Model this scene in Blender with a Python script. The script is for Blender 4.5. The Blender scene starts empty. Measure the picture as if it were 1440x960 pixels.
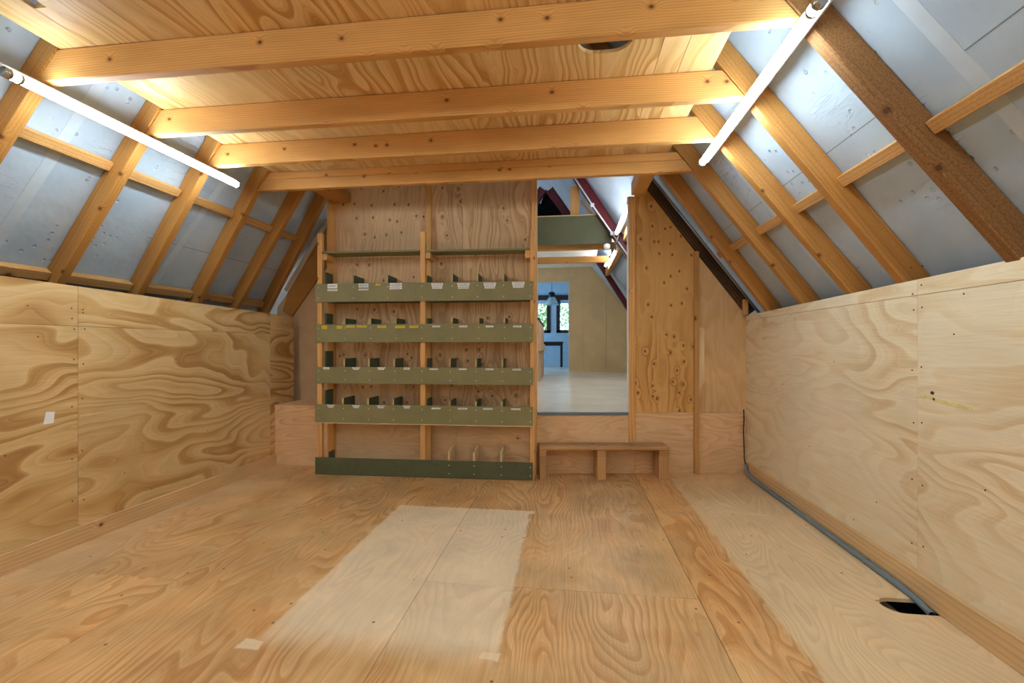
import bpy, bmesh, math, random
from mathutils import Vector, Matrix
C = bpy.context
SC = C.scene
COL = SC.collection
random.seed(7)

# ------------------------------------------------------------------ camera, world, exposure
F_PX, CXP, HOR = 640.0, 720.0, 486.0
YAW = math.atan(80 / 640.0)
CAM_H = 1.2
cam_d = bpy.data.cameras.new('camera')
cam_d.sensor_width = 36.0
cam_d.lens = 36.0 * F_PX / 1440.0
cam_d.shift_y = 6.0 / 1440.0
cam_d.clip_start = 0.02
cam = bpy.data.objects.new('camera', cam_d)
COL.objects.link(cam)
cam.location = (0, 0, CAM_H)
cam.rotation_euler = (math.pi / 2, 0, YAW)
SC.camera = cam

SC.view_settings.view_transform = 'Standard'
SC.view_settings.look = 'None'
SC.view_settings.gamma = 1.0
SC.view_settings.use_curve_mapping = False
SC.view_settings.exposure = 0.0
SC.cycles.use_denoising = True
SC.cycles.max_bounces = 10
SC.cycles.diffuse_bounces = 7
SC.cycles.sample_clamp_indirect = 8.0

TUBE_POWER = 52.0
BACK_TUBE_POWER = 58.0
SKY_POWER = 3.0
world = bpy.data.worlds.new('world')
SC.world = world
world.use_nodes = True
wb = world.node_tree.nodes['Background']
wb.inputs[0].default_value = (0.62, 0.80, 1.0, 1)
wb.inputs[1].default_value = SKY_POWER

# added unseen area lamp, brightening the far office with blue light
ld = bpy.data.lights.new('office_fill_light', 'AREA')
ld.shape = 'RECTANGLE'; ld.size = 2.4; ld.size_y = 1.6
ld.energy = 230; ld.color = (0.34, 0.64, 1.0)
lo = bpy.data.objects.new('office_fill_light', ld)
COL.objects.link(lo)
lo.location = (-3.3, 12.9, 2.1); lo.rotation_euler = (0, -math.pi / 2, 0)


def ray(x, y):
    s, c = math.sin(YAW), math.cos(YAW)
    l = (x - CXP) / F_PX; v = -(y - HOR) / F_PX
    return Vector((l * c - s, c + l * s, v))


def on_vert(x, y, A, B):
    """world point where a sight line meets the vertical plane through A, B"""
    r = ray(x, y); nx, ny = (B[1] - A[1]), -(B[0] - A[0])
    t = (nx * A[0] + ny * A[1]) / (nx * r.x + ny * r.y)
    return Vector((r.x * t, r.y * t, r.z * t + CAM_H))


# ------------------------------------------------------------------ materials
def lin(c):
    out = []
    for v in c[:3]:
        v /= 255.0
        out.append(v / 12.92 if v <= 0.04045 else ((v + 0.055) / 1.055) ** 2.4)
    return tuple(out) + (1.0,)


class NT:
    def __init__(s, name):
        s.m = bpy.data.materials.new(name); s.m.use_nodes = True
        s.t = s.m.node_tree; s.n = s.t.nodes; s.bsdf = s.n['Principled BSDF']

    def put(s, sock, v):
        if isinstance(v, bpy.types.NodeSocket): s.t.links.new(v, sock)
        elif v is not None: sock.default_value = v

    def attr(s, name):
        a = s.n.new('ShaderNodeAttribute'); a.attribute_name = name; return a.outputs['Vector']

    def pos(s): return s.n.new('ShaderNodeNewGeometry').outputs['Position']

    def map(s, v, scale=(1, 1, 1), loc=(0, 0, 0)):
        n = s.n.new('ShaderNodeMapping'); s.put(n.inputs['Vector'], v)
        n.inputs['Scale'].default_value = scale; n.inputs['Location'].default_value = loc
        return n.outputs[0]

    def noise(s, v, scale=1, detail=2, rough=.5, dist=0, col=False):
        n = s.n.new('ShaderNodeTexNoise'); s.put(n.inputs['Vector'], v)
        n.inputs['Scale'].default_value = scale; n.inputs['Detail'].default_value = detail
        n.inputs['Roughness'].default_value = rough; n.inputs['Distortion'].default_value = dist
        return n.outputs['Color' if col else 'Fac']

    def voro(s, v, scale=1, rnd=1.0, out='Distance', feature='F1', dim='3D'):
        n = s.n.new('ShaderNodeTexVoronoi'); n.voronoi_dimensions = dim; s.put(n.inputs['Vector'], v); n.feature = feature
        n.inputs['Scale'].default_value = scale; n.inputs['Randomness'].default_value = rnd
        return n

    def math(s, op, a, b=None, c=None, clamp=False):
        n = s.n.new('ShaderNodeMath'); n.operation = op; n.use_clamp = clamp
        s.put(n.inputs[0], a)
        if b is not None: s.put(n.inputs[1], b)
        if c is not None: s.put(n.inputs[2], c)
        return n.outputs[0]

    def vmath(s, op, a, b=None, scale=None):
        n = s.n.new('ShaderNodeVectorMath'); n.operation = op
        s.put(n.inputs[0], a)
        if b is not None: s.put(n.inputs[1], b)
        if scale is not None: s.put(n.inputs['Scale'], scale)
        return n.outputs['Value' if op in ('LENGTH', 'DISTANCE', 'DOT_PRODUCT') else 'Vector']

    def sep(s, v):
        n = s.n.new('ShaderNodeSeparateXYZ'); s.put(n.inputs[0], v); return n.outputs

    def comb(s, x, y, z):
        n = s.n.new('ShaderNodeCombineXYZ')
        for i, q in enumerate((x, y, z)): s.put(n.inputs[i], q)
        return n.outputs[0]

    def ramp(s, f, stops, interp='LINEAR'):
        n = s.n.new('ShaderNodeValToRGB'); s.put(n.inputs[0], f); n.color_ramp.interpolation = interp
        e = n.color_ramp.elements
        while len(e) < len(stops): e.new(0.5)
        for q, (p, c) in zip(e, stops):
            q.position = p; q.color = c if hasattr(c, '__len__') else (c, c, c, 1)
        return n.outputs[0]

    def mix(s, f, a, b, blend='MIX'):
        n = s.n.new('ShaderNodeMix'); n.data_type = 'RGBA'; n.blend_type = blend
        s.put(n.inputs[0], f); s.put(n.inputs[6], a); s.put(n.inputs[7], b)
        return n.outputs[2]

    def smooth(s, v, a, b, lo=0.0, hi=1.0):
        n = s.n.new('ShaderNodeMapRange'); n.interpolation_type = 'SMOOTHSTEP'
        s.put(n.inputs[0], v)
        for i, q in enumerate((a, b, lo, hi)): n.inputs[1 + i].default_value = q
        return n.outputs[0]

    def bump(s, h, strength=.2, dist=.01):
        n = s.n.new('ShaderNodeBump'); s.put(n.inputs['Height'], h)
        n.inputs['Strength'].default_value = strength; n.inputs['Distance'].default_value = dist
        s.t.links.new(n.outputs[0], s.bsdf.inputs['Normal'])

    def out(s, col, rough=.5, spec=.3, metal=0):
        s.put(s.bsdf.inputs['Base Color'], col); s.put(s.bsdf.inputs['Roughness'], rough)
        s.bsdf.inputs['Specular IOR Level'].default_value = spec; s.bsdf.inputs['Metallic'].default_value = metal
        return s.m


def plain(name, c, rough=.5, spec=.3, metal=0, var=.06, nscale=6):
    t = NT(name); b = lin(c)
    n = t.noise(t.pos(), nscale, 4, .6)
    f = t.smooth(n, .3, .7, 1 - var, 1 + var)
    return t.out(t.mix(1.0, b, t.comb(f, f, f), 'MULTIPLY'), rough, spec, metal)


def plywood(name, base, mid, dark, su=.55, sv=1.7, K=15, amount=1.0, fibre=.07, blotch=.12, knots=0.0, kscale=7, rough=.5,
            warp=.25, spec=.3, post=None, dist=.4):
    """rotary-cut plywood: gc.x runs along the face grain"""
    t = NT(name); gc = t.attr('gc')
    w = t.noise(gc, 1.3, 2, .5, col=True)
    w = t.vmath('SUBTRACT', w, (.5, .5, .5))
    p = t.vmath('ADD', gc, t.vmath('SCALE', w, scale=warp))
    n = t.noise(t.map(p, (su, sv, sv)), 1.0, 2.2, .42, dist)
    kd = None
    if knots > 0:
        vn = t.voro(t.map(gc, (.75, 1, 1)), kscale, dim='2D')
        kd = vn.outputs['Distance']
        sel = t.math('LESS_THAN', t.sep(vn.outputs['Color'])[0], knots)
        n = t.math('ADD', n, t.math('MULTIPLY', t.math('MULTIPLY', t.smooth(kd, 0, .42, 1, 0), sel), .09))
    r = t.math('FRACT', t.math('MULTIPLY', n, K))
    band = t.ramp(r, [(0, 0.02), (.28, .06), (.58, .48), (.84, 1.0), (.93, .75), (1.0, .02)])
    r2 = t.math('FRACT', t.math('MULTIPLY', n, K * 4.0))
    fine = t.ramp(r2, [(0, 0.0), (.8, .55), (.95, 1.0), (1, 0)])
    vary = t.smooth(t.noise(gc, 1.1, 2, .5), .32, .66, .25, 1.0)
    g = t.math('MULTIPLY', t.math('ADD', t.math('MULTIPLY', band, .8), t.math('MULTIPLY', fine, .30)), t.math('MULTIPLY', vary, amount), clamp=True)
    col = t.ramp(g, [(0, lin(base)), (.42, lin(mid)), (1, lin(dark))])
    fb = t.noise(t.map(gc, (5, 190, 190)), 1, 3, .6)
    f = t.smooth(fb, .25, .75, 1 - fibre, 1 + fibre)
    bl = t.smooth(t.noise(gc, 2.3, 3, .55), .3, .7, 1 - blotch, 1 + blotch * .6)
    f = t.math('MULTIPLY', f, bl)
    col = t.mix(1.0, col, t.comb(f, f, f), 'MULTIPLY')
    if kd is not None:
        km = t.math('MULTIPLY', t.smooth(kd, .045, .085, 1, 0), sel)
        ring = t.math('MULTIPLY', t.smooth(kd, .08, .17, .45, 0), sel)
        col = t.mix(ring, col, lin(dark)); col = t.mix(t.math('MULTIPLY', km, .85), col, lin((78, 44, 18)))
    if post: col = post(t, col, gc)
    t.bump(t.math('ADD', fb, t.math('MULTIPLY', g, .5)), .12, .002)
    return t.out(col, rough, spec)


def lumber(name, base, mid, dark, K=34, knots=.42, rough=.5, roughsawn=0.0, blotch=.14, kscale=5.5, spec=.3, amount=1.0):
    """sawn softwood: gc.x runs along the board"""
    t = NT(name); gc = t.attr('gc'); x, y, z = t.sep(gc)
    vn = t.voro(t.comb(t.math('MULTIPLY', x, .8), t.math('ADD', y, z), 0.0), kscale, dim='2D'); kd = vn.outputs['Distance']
    sel = t.math('LESS_THAN', t.sep(vn.outputs['Color'])[1], knots)
    wob = t.noise(t.map(gc, (1.1, 5, 5)), 1, 2, .5)
    sy = t.noise(t.comb(t.math('MULTIPLY', x, .5), 3.3, 1.7), 1, 1, .5)
    rad = t.vmath('LENGTH', t.comb(0.0, t.math('ADD', t.math('SUBTRACT', y, .07), t.math('MULTIPLY', t.math('SUBTRACT', sy, .5), .16)), t.math('MULTIPLY', t.math('ADD', z, .07), .9)))
    q = t.math('ADD', rad, t.math('MULTIPLY', wob, .022))
    q = t.math('ADD', q, t.math('MULTIPLY', t.math('MULTIPLY', t.smooth(kd, 0, .4, 1, 0), sel), .022))
    r = t.math('FRACT', t.math('MULTIPLY', q, K * 2.4))
    band = t.math('MULTIPLY', t.ramp(r, [(0, 0.0), (.5, .16), (.86, .85), (.95, 1), (1, 0)]), amount, clamp=True)
    col = t.ramp(band, [(0, lin(base)), (.5, lin(mid)), (1, lin(dark))])
    fb = t.noise(t.map(gc, (3, 130, 130)), 1, 3, .6)
    f = t.smooth(fb, .25, .75, .94, 1.05)
    bl = t.smooth(t.noise(t.map(gc, (1.2, 4, 4)), 1, 3, .6), .3, .7, 1 - blotch, 1 + blotch * .5)
    f = t.math('MULTIPLY', f, bl)
    col = t.mix(1.0, col, t.comb(f, f, f), 'MULTIPLY')
    km = t.math('MULTIPLY', t.smooth(kd, .05, .095, 1, 0), sel)
    ring = t.math('MULTIPLY', t.smooth(kd, .09, .2, .5, 0), sel)
    col = t.mix(ring, col, lin(dark)); col = t.mix(t.math('MULTIPLY', km, .85), col, lin((84, 46, 20)))
    h = fb
    if roughsawn:
        sp = t.noise(t.map(gc, (90, 160, 160)), 1, 3, .7)
        f2 = t.smooth(sp, .35, .62, 1 - roughsawn, 1.06)
        col = t.mix(1.0, col, t.comb(f2, f2, f2), 'MULTIPLY'); h = t.math('ADD', fb, sp)
    t.bump(h, .18, .002)
    return t.out(col, rough, spec)


def floor_post(t, col, gc):
    """worn plywood floor: a clean patch and strips where furniture stood, footfall greying, scuffs"""
    P = t.pos(); x, y, z = t.sep(P)
    nz = t.math('MULTIPLY', t.math('SUBTRACT', t.noise(P, 9, 3, .6), .5), .05)
    xx = t.math('ADD', x, nz); yy = t.math('ADD', y, nz)

    def box(x0, x1, y0, y1, s=.015, sy0=None):
        a = t.smooth(xx, x0 - s, x0 + s); b = t.smooth(xx, x1 - s, x1 + s, 1, 0)
        c = t.smooth(yy, y0 - (sy0 or s), y0 + (sy0 or s)); d = t.smooth(yy, y1 - s, y1 + s, 1, 0)
        return t.math('MULTIPLY', t.math('MULTIPLY', a, b), t.math('MULTIPLY', c, d))
    big = t.noise(P, 1.4, 4, .6); med = t.noise(P, 5, 5, .65)
    # orange varnish-like tone left of and between the patches
    grey = t.smooth(t.noise(t.map(P, (1.3, .8, 1)), 1.2, 4, .62), .40, .64)
    col = t.mix(t.math('MULTIPLY', grey, .50), col, t.mix(1.0, lin((205, 190, 164)), t.mix(1.0, col, (1.6, 1.68, 1.9, 1), 'MULTIPLY'), 'MULTIPLY'))
    # far strip by the shelves greyed by feet
    far = t.math('MULTIPLY', t.smooth(yy, 3.25, 3.5), t.smooth(xx, -2.6, -2.0, .3, 1))
    col = t.mix(t.math('MULTIPLY', far, .55), col, t.mix(1.0, col, (.86, .84, .84, 1), 'MULTIPLY'))
    # walking line beside the clean patch
    wl = t.math('MULTIPLY', t.smooth(t.math('ABSOLUTE', t.math('SUBTRACT', xx, .28)), .08, .38, 1, 0), t.smooth(med, .35, .62))
    wl = t.math('MULTIPLY', wl, t.smooth(yy, 1.9, 2.6))
    col = t.mix(t.math('MULTIPLY', wl, .55), col, t.mix(1.0, col, (.78, .80, .84, 1), 'MULTIPLY'))
    # the clean pale patch
    pt = t.math('MAXIMUM', box(-1.265, -.275, 1.74, 3.30, .012, .10), t.math('MAXIMUM', box(-1.32, -1.22, 1.655, 1.715, .006), box(-.345, -.262, 1.715, 1.755, .006)))
    pt = t.math('MAXIMUM', pt, box(-.30, -.245, 3.25, 3.30, .006))
    rim = t.math('MULTIPLY', box(-1.265, -.275, 1.74, 3.30, .012, .10), 1.0)
    pale = t.mix(.64, t.mix(1.0, col, (1.22, 1.30, 1.48, 1), 'MULTIPLY'), lin((246, 234, 208)))
    pale = t.mix(t.math('MULTIPLY', t.smooth(med, .42, .62), .25), pale, lin((205, 190, 165)))
    col = t.mix(t.math('MULTIPLY', pt, .92), col, pale)
    # orange strip then pale sheet by the east wall
    st = box(.61, .905, -2, 4.6, .02)
    col = t.mix(t.math('MULTIPLY', st, .35), col, t.mix(1.0, col, (1.10, .92, .76, 1), 'MULTIPLY'))
    rt = t.smooth(xx, .895, .925)
    rt = t.math('MULTIPLY', rt, t.smooth(yy, 4.2, 3.6, 1, .55) if False else t.smooth(yy, 3.4, 4.3, 1, .45))
    palr = t.mix(.52, t.mix(1.0, col, (1.10, 1.18, 1.34, 1), 'MULTIPLY'), lin((232, 214, 180)))
    col = t.mix(rt, col, palr)
    # pale band along the west wall
    lf = t.math('MULTIPLY', t.smooth(xx, -2.75, -2.35, 1, 0), t.smooth(big, .35, .6, .4, 1))
    col = t.mix(t.math('MULTIPLY', lf, .45), col, lin((222, 200, 168)))
    mot = t.math('MULTIPLY', t.smooth(t.noise(t.map(P, (2.2, 1.5, 1), (3, 7, 0)), 1.6, 5, .68), .48, .66), t.smooth(xx, .9, .95, 1, .4))
    mot = t.math('MULTIPLY', mot, t.math('SUBTRACT', 1.0, t.math('MULTIPLY', pt, .8)))
    col = t.mix(t.math('MULTIPLY', mot, .55), col, t.mix(1.0, col, (.96, .80, .62, 1), 'MULTIPLY'))
    # scuffs and specks
    vs = t.voro(P, 7.0, dim='2D'); sp = t.math('MULTIPLY', t.smooth(vs.outputs['Distance'], .03, .06, 1, 0), t.math('LESS_THAN', t.sep(vs.outputs['Color'])[0], .12))
    col = t.mix(t.math('MULTIPLY', sp, .8), col, lin((70, 55, 42)))
    sc = t.noise(t.map(P, (22, 3.2, 1)), 1, 4, .7)
    col = t.mix(t.math('MULTIPLY', t.smooth(sc, .66, .74), .35), col, lin((92, 84, 74)))
    return col


M = {}
M['ply_west'] = plywood('plywood_west', (224, 196, 146), (206, 168, 112), (156, 108, 56), su=.42, sv=1.9, K=17, amount=1.0, blotch=.08)
M['ply_east'] = plywood('plywood_east', (236, 222, 194), (226, 204, 167), (198, 163, 117), su=.46, sv=1.9, K=18, amount=.85, blotch=.05)
M['ply_floor'] = plywood('plywood_floor', (222, 184, 134), (200, 152, 98), (150, 102, 56), su=.36, sv=2.0, K=40, amount=.62, blotch=.18, fibre=.12, rough=.45, spec=.35, post=floor_post)
M['ply_ceiling'] = plywood('plywood_ceiling', (224, 190, 136), (206, 164, 102), (168, 112, 54), su=.26, sv=3.0, K=15, amount=.95, blotch=.07)
M['ply_knotty'] = plywood('plywood_knotty', (218, 174, 112), (206, 156, 90), (158, 102, 48), su=.4, sv=3.4, K=11, amount=.9, knots=.62, kscale=9, blotch=.08)
M['ply_shelfback'] = plywood('plywood_shelf_back', (228, 192, 150), (212, 170, 126), (160, 112, 70), su=.3, sv=4.4, K=15, amount=.8, knots=.34, kscale=9, blotch=.10)
M['ply_pink'] = plywood('plywood_pink', (230, 196, 156), (218, 176, 132), (184, 134, 90), su=.5, sv=3.4, K=20, amount=.75, knots=.03, kscale=8, blotch=.08)
M['ply_tan'] = plywood('plywood_tan', (224, 190, 144), (212, 172, 122), (174, 128, 80), su=.45, sv=2.4, K=18, amount=.65, blotch=.1)
M['ply_back_floor'] = plywood('plywood_back_floor', (236, 228, 212), (224, 208, 182), (182, 156, 122), su=.3, sv=3.4, K=24, amount=.6, blotch=.1, rough=.28, spec=.5)
M['beam'] = lumber('planed_pine_beam', (216, 164, 98), (200, 142, 76), (164, 102, 46), K=36, knots=.27, amount=.62, kscale=9)
M['rafter'] = lumber('rafter_pine', (190, 136, 72), (178, 120, 58), (142, 88, 38), K=36, knots=.12, roughsawn=.12, amount=.55, kscale=9)
M['rafter_rough'] = lumber('rough_sawn_rafter', (150, 106, 62), (138, 94, 50), (108, 70, 34), K=24, knots=.06, roughsawn=.34, rough=.7, amount=.5, kscale=8)
M['batten'] = lumber('sawn_batten', (204, 156, 98), (190, 138, 80), (156, 104, 54), K=36, knots=.06, roughsawn=.15, amount=.6)
M['post'] = lumber('shelf_post_pine', (228, 178, 114), (212, 154, 90), (178, 114, 58), K=36, knots=.12, kscale=9, amount=.6)
M['pale_pine'] = lumber('pale_pine', (234, 210, 168), (222, 192, 146), (196, 156, 106), K=36, knots=.04, amount=.6)
M['baseboard'] = lumber('baseboard_pine', (222, 188, 142), (208, 170, 120), (178, 132, 84), K=30, knots=.06, kscale=7, amount=.55)
M['bench'] = lumber('worn_bench_timber', (200, 158, 110), (180, 134, 86), (122, 88, 56), K=30, knots=.06, blotch=.3, amount=.7)
M['old_timber'] = lumber('weathered_dark_timber', (112, 80, 52), (82, 56, 34), (44, 30, 22), K=18, knots=.05, roughsawn=.5, blotch=.6, rough=.8)
M['hardboard'] = plain('beige_hardboard', (208, 176, 138), .6, .25, 0, .05, 9)
M['mdf_wall'] = plain('tan_fibreboard', (228, 196, 144), .6, .25, 0, .07, 2)


def green_mdf(name, c, speck):
    t = NT(name); P = t.pos()
    n = t.noise(P, 210, 3, .7); b = t.noise(P, 4, 3, .6)
    col = t.mix(t.smooth(n, .35, .7), lin(c), lin(speck))
    f = t.smooth(b, .3, .7, .92, 1.06)
    return t.out(t.mix(1.0, col, t.comb(f, f, f), 'MULTIPLY'), .55, .25)


M['green'] = green_mdf('green_fibreboard', (126, 122, 86), (146, 140, 104))
M['green_dark'] = green_mdf('dark_green_fibreboard', (78, 84, 62), (104, 108, 82))
M['green_div'] = green_mdf('divider_green_fibreboard', (76, 86, 66), (98, 106, 82))
M['green_loft'] = green_mdf('loft_green_fibreboard', (84, 84, 62), (100, 100, 76))
M['edge'] = plain('raw_fibreboard_edge', (196, 172, 122), .6, .2)


def insulation():
    t = NT('foil_faced_insulation'); gc = t.attr('gc')
    n = t.noise(gc, 2.2, 4, .6)
    col = t.mix(t.smooth(n, .3, .7), lin((166, 183, 201)), lin((184, 199, 214)))
    v1 = t.voro(gc, 22, dim='2D'); sel = t.math('LESS_THAN', t.sep(v1.outputs['Color'])[0], .22)
    gate = t.smooth(t.noise(gc, 2.6, 1, .5), .50, .62)
    dent = t.math('MULTIPLY', t.math('MULTIPLY', t.smooth(v1.outputs['Distance'], .10, .26, 1, 0), sel), gate)
    cre = t.noise(t.map(gc, (3, 14, 3)), 1, 3, .6, 1.5)
    cr = t.math('MULTIPLY', t.smooth(t.math('ABSOLUTE', t.math('SUBTRACT', cre, .5)), 0, .02, 1, 0), t.smooth(t.noise(gc, 1.7, 1, .5), .55, .7))
    h = t.math('ADD', t.math('MULTIPLY', n, .5), t.math('SUBTRACT', t.math('MULTIPLY', cr, .10), t.math('MULTIPLY', dent, .22)))
    h = t.math('ADD', h, t.math('MULTIPLY', t.noise(gc, 30, 2, .5), .02))
    t.bump(h, .8, .05)
    return t.out(col, .42, .45)


M['foil'] = insulation()
M['tape'] = plain('silver_foil_tape', (188, 200, 212), .35, .5, .0)
M['joint'] = plain('insulation_joint_line', (120, 126, 132), .6, .2)
M['metal'] = plain('galvanised_steel', (150, 156, 162), .35, .5, .7)
M['metal_trim'] = plain('grey_metal_edging', (116, 130, 142), .4, .5, .5)
M['pvc'] = plain('grey_pvc_conduit', (112, 126, 136), .4, .4)
M['cable'] = plain('dark_grey_cable', (58, 54, 50), .5, .3)
M['black'] = plain('black_metal', (22, 24, 28), .4, .4)
M['dark'] = plain('shade_black', (16, 16, 18), .8, .1)  # black stands in for shade in the gable, pipe end and floor void
M['maroon'] = plain('maroon_painted_steel', (98, 30, 40), .4, .4)
M['white'] = plain('white_paint', (232, 232, 228), .5, .3)
M['housing'] = plain('white_lamp_housing', (226, 230, 234), .35, .4)
M['chrome'] = plain('chrome_clip', (180, 184, 190), .2, .6, .9)
M['bluewall'] = plain('pale_office_wall', (190, 206, 222), .6, .2)
M['frame_dark'] = plain('dark_brown_window_paint', (58, 40, 42), .45, .4)
M['paper'] = plain('white_paper', (244, 247, 250), .7, .1)
M['yellow'] = plain('yellow_label_tape', (226, 204, 34), .5, .2)
M['ink'] = plain('faded_print', (110, 112, 120), .7, .1)
M['screw'] = plain('zinc_screw', (206, 206, 196), .35, .5, .4)
M['nail'] = plain('rusty_nail_head', (74, 54, 38), .6, .3)
M['foam'] = plain('pale_yellow_insulation_foam', (222, 208, 150), .8, .1, 0, .12, 40)
M['foam_white'] = plain('pale_foam', (236, 228, 212), .8, .1)
M['glue'] = plain('dried_orange_glue', (214, 140, 40), .35, .4)
M['bark'] = plain('tree_bark', (70, 58, 46), .8, .1)
M['leaf'] = plain('green_leaf', (150, 190, 110), .5, .3, 0, .3, 9)
M['lawn'] = plain('lawn_green', (120, 150, 80), .8, .1)


def glow(name, col, power):
    t = NT(name); t.bsdf.inputs['Base Color'].default_value = (.9, .9, .9, 1)
    t.bsdf.inputs['Emission Color'].default_value = col; t.bsdf.inputs['Emission Strength'].default_value = power
    return t.m


M['tube'] = glow('lit_tube', (.78, .94, 1.0, 1), TUBE_POWER)
M['tube_back'] = glow('lit_tube_back_room', (.90, .96, 1.0, 1), BACK_TUBE_POWER)
tg = NT('window_glass'); tg.bsdf.inputs['Transmission Weight'].default_value = 1; tg.bsdf.inputs['Roughness'].default_value = 0.0
tg.bsdf.inputs['IOR'].default_value = 1.05; tg.bsdf.inputs['Base Color'].default_value = (.97, .99, 1, 1)
M['glass'] = tg.m
ts = NT('frosted_lamp_shade'); ts.bsdf.inputs['Transmission Weight'].default_value = .6
M['shade'] = ts.out((.85, .92, .97, 1), .35, .4)

# ------------------------------------------------------------------ mesh helpers
WORLD = {}
SEED = [0]


class G:
    """collects solids of one object"""
    def __init__(s): s.v = []; s.f = []; s.g = []; s.mi = []; s.sm = []

    def add(s, bm, O, U, V, W, grain, seed, mi=0, smooth=False):
        if seed is None: SEED[0] += 1; seed = SEED[0]
        off = Vector(((seed * 3.17) % 41, (seed * 5.71) % 37 if grain != 'beam' else (seed * .013) % .05, (seed * 7.93) % 43 if grain != 'beam' else 0))
        if grain == 'beam': off = Vector(((seed * 3.17) % 61, 0, 0))
        b = len(s.v); bm.verts.index_update()
        for v in bm.verts:
            c = v.co
            s.v.append(O + U * c.x + V * c.y + W * c.z)
            g = Vector((c.y, c.x, c.z)) if grain == 'v' else Vector(c)
            s.g.append(g + off)
        flip = U.cross(V).dot(W) < 0
        for f in bm.faces:
            ix = [b + v.index for v in f.verts]
            s.f.append(ix[::-1] if flip else ix); s.mi.append(mi); s.sm.append(smooth)
        bm.free(); return s

    def prism(s, O, U, V, poly, t, bev=.0025, grain='u', seed=None, W=None, mi=0, holes=()):
        O, U, V = Vector(O), Vector(U).normalized(), Vector(V).normalized()
        W = Vector(W) if W is not None else U.cross(V)
        bm = bmesh.new()
        if holes:
            loops = [poly] + list(holes); eds = []
            for lp in loops:
                vs = [bm.verts.new((a, b_, 0)) for a, b_ in lp]
                eds += [bm.edges.new((vs[i], vs[(i + 1) % len(vs)])) for i in range(len(vs))]
            r = bmesh.ops.triangle_fill(bm, use_beauty=True, use_dissolve=False, edges=eds, normal=(0, 0, -1))
            fs = [f for f in bm.faces]
            for f in fs:
                if f.normal.z > 0: f.normal_flip()
            r = bmesh.ops.extrude_face_region(bm, geom=fs)
            vs = [g for g in r['geom'] if isinstance(g, bmesh.types.BMVert)]
            bmesh.ops.translate(bm, vec=(0, 0, t), verts=vs)
            bmesh.ops.recalc_face_normals(bm, faces=bm.faces)
        else:
            ar = sum(poly[i][0] * poly[(i + 1) % len(poly)][1] - poly[(i + 1) % len(poly)][0] * poly[i][1] for i in range(len(poly)))
            if ar < 0: poly = poly[::-1]
            lo = [bm.verts.new((a, b_, 0)) for a, b_ in poly]; hi = [bm.verts.new((a, b_, t)) for a, b_ in poly]
            n = len(poly)
            bm.faces.new(lo[::-1]); bm.faces.new(hi)
            for i in range(n): bm.faces.new((lo[i], lo[(i + 1) % n], hi[(i + 1) % n], hi[i]))
            if bev: bmesh.ops.bevel(bm, geom=list(bm.edges), offset=bev, segments=1, affect='EDGES', clamp_overlap=True)
        return s.add(bm, O, U, V, W, grain, seed, mi)

    def box(s, lo, hi, grain='x', bev=.0025, seed=None, mi=0):
        lo, hi = Vector(lo), Vector(hi); d = hi - lo
        ax = {'x': ((1, 0, 0), (0, 0, 1), d.x, d.z, d.y, (0, 1, 0)), 'y': ((0, 1, 0), (0, 0, 1), d.y, d.z, d.x, (1, 0, 0)),
              'z': ((0, 0, 1), (1, 0, 0), d.z, d.x, d.y, (0, 1, 0)), 'yx': ((0, 1, 0), (1, 0, 0), d.y, d.x, d.z, (0, 0, 1)),
              'zy': ((0, 0, 1), (0, 1, 0), d.z, d.y, d.x, (1, 0, 0)), 'xy': ((1, 0, 0), (0, 1, 0), d.x, d.y, d.z, (0, 0, 1))}[grain]
        U, V, a, b, t, W = ax
        return s.prism(lo, U, V, [(0, 0), (a, 0), (a, b), (0, b)], t, bev, 'u', seed, W, mi)

    def bar(s, p0, p1, side, w, d, bev=.003, seed=None, mi=0, grain='u'):
        """bar from p0 to p1 (an edge line); side = in-plane direction of depth d; thickness w along U x V"""
        p0, p1 = Vector(p0), Vector(p1); U = (p1 - p0); L = U.length; U.normalize()
        V = Vector(side); V = (V - U * V.dot(U)).normalized()
        return s.prism(p0, U, V, [(0, 0), (L, 0), (L, d), (0, d)], w, bev, grain, seed, None, mi)

    def tube(s, pts, r, n=10, seed=None, mi=0, cap=True):
        pts = [Vector(p) for p in pts]; bm = bmesh.new(); rings = []
        for i, p in enumerate(pts):
            d = ((pts[min(i + 1, len(pts) - 1)] - p).normalized() + (p - pts[max(i - 1, 0)]).normalized()).normalized()
            a = d.cross(Vector((0, 0, 1)));
            if a.length < 1e-3: a = d.cross(Vector((0, 1, 0)))
            a.normalize(); b = d.cross(a); rr = r[i] if hasattr(r, '__len__') else r
            rings.append([bm.verts.new(p + (a * math.cos(2 * math.pi * k / n) + b * math.sin(2 * math.pi * k / n)) * rr) for k in range(n)])
        for i in range(len(rings) - 1):
            for k in range(n): bm.faces.new((rings[i][k], rings[i][(k + 1) % n], rings[i + 1][(k + 1) % n], rings[i + 1][k]))
        if cap: bm.faces.new(rings[0][::-1]); bm.faces.new(rings[-1])
        bmesh.ops.recalc_face_normals(bm, faces=bm.faces)
        return s.add(bm, Vector(), Vector((1, 0, 0)), Vector((0, 1, 0)), Vector((0, 0, 1)), 'u', seed, mi, True)

    def lathe(s, c, prof, n=20, mi=0):
        bm = bmesh.new(); rings = []
        for r, z in prof: rings.append([bm.verts.new((r * math.cos(2 * math.pi * k / n), r * math.sin(2 * math.pi * k / n), z)) for k in range(n)])
        for i in range(len(rings) - 1):
            for k in range(n): bm.faces.new((rings[i][k], rings[i][(k + 1) % n], rings[i + 1][(k + 1) % n], rings[i + 1][k]))
        bmesh.ops.recalc_face_normals(bm, faces=bm.faces)
        return s.add(bm, Vector(c), Vector((1, 0, 0)), Vector((0, 1, 0)), Vector((0, 0, 1)), 'u', None, mi, True)

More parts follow.
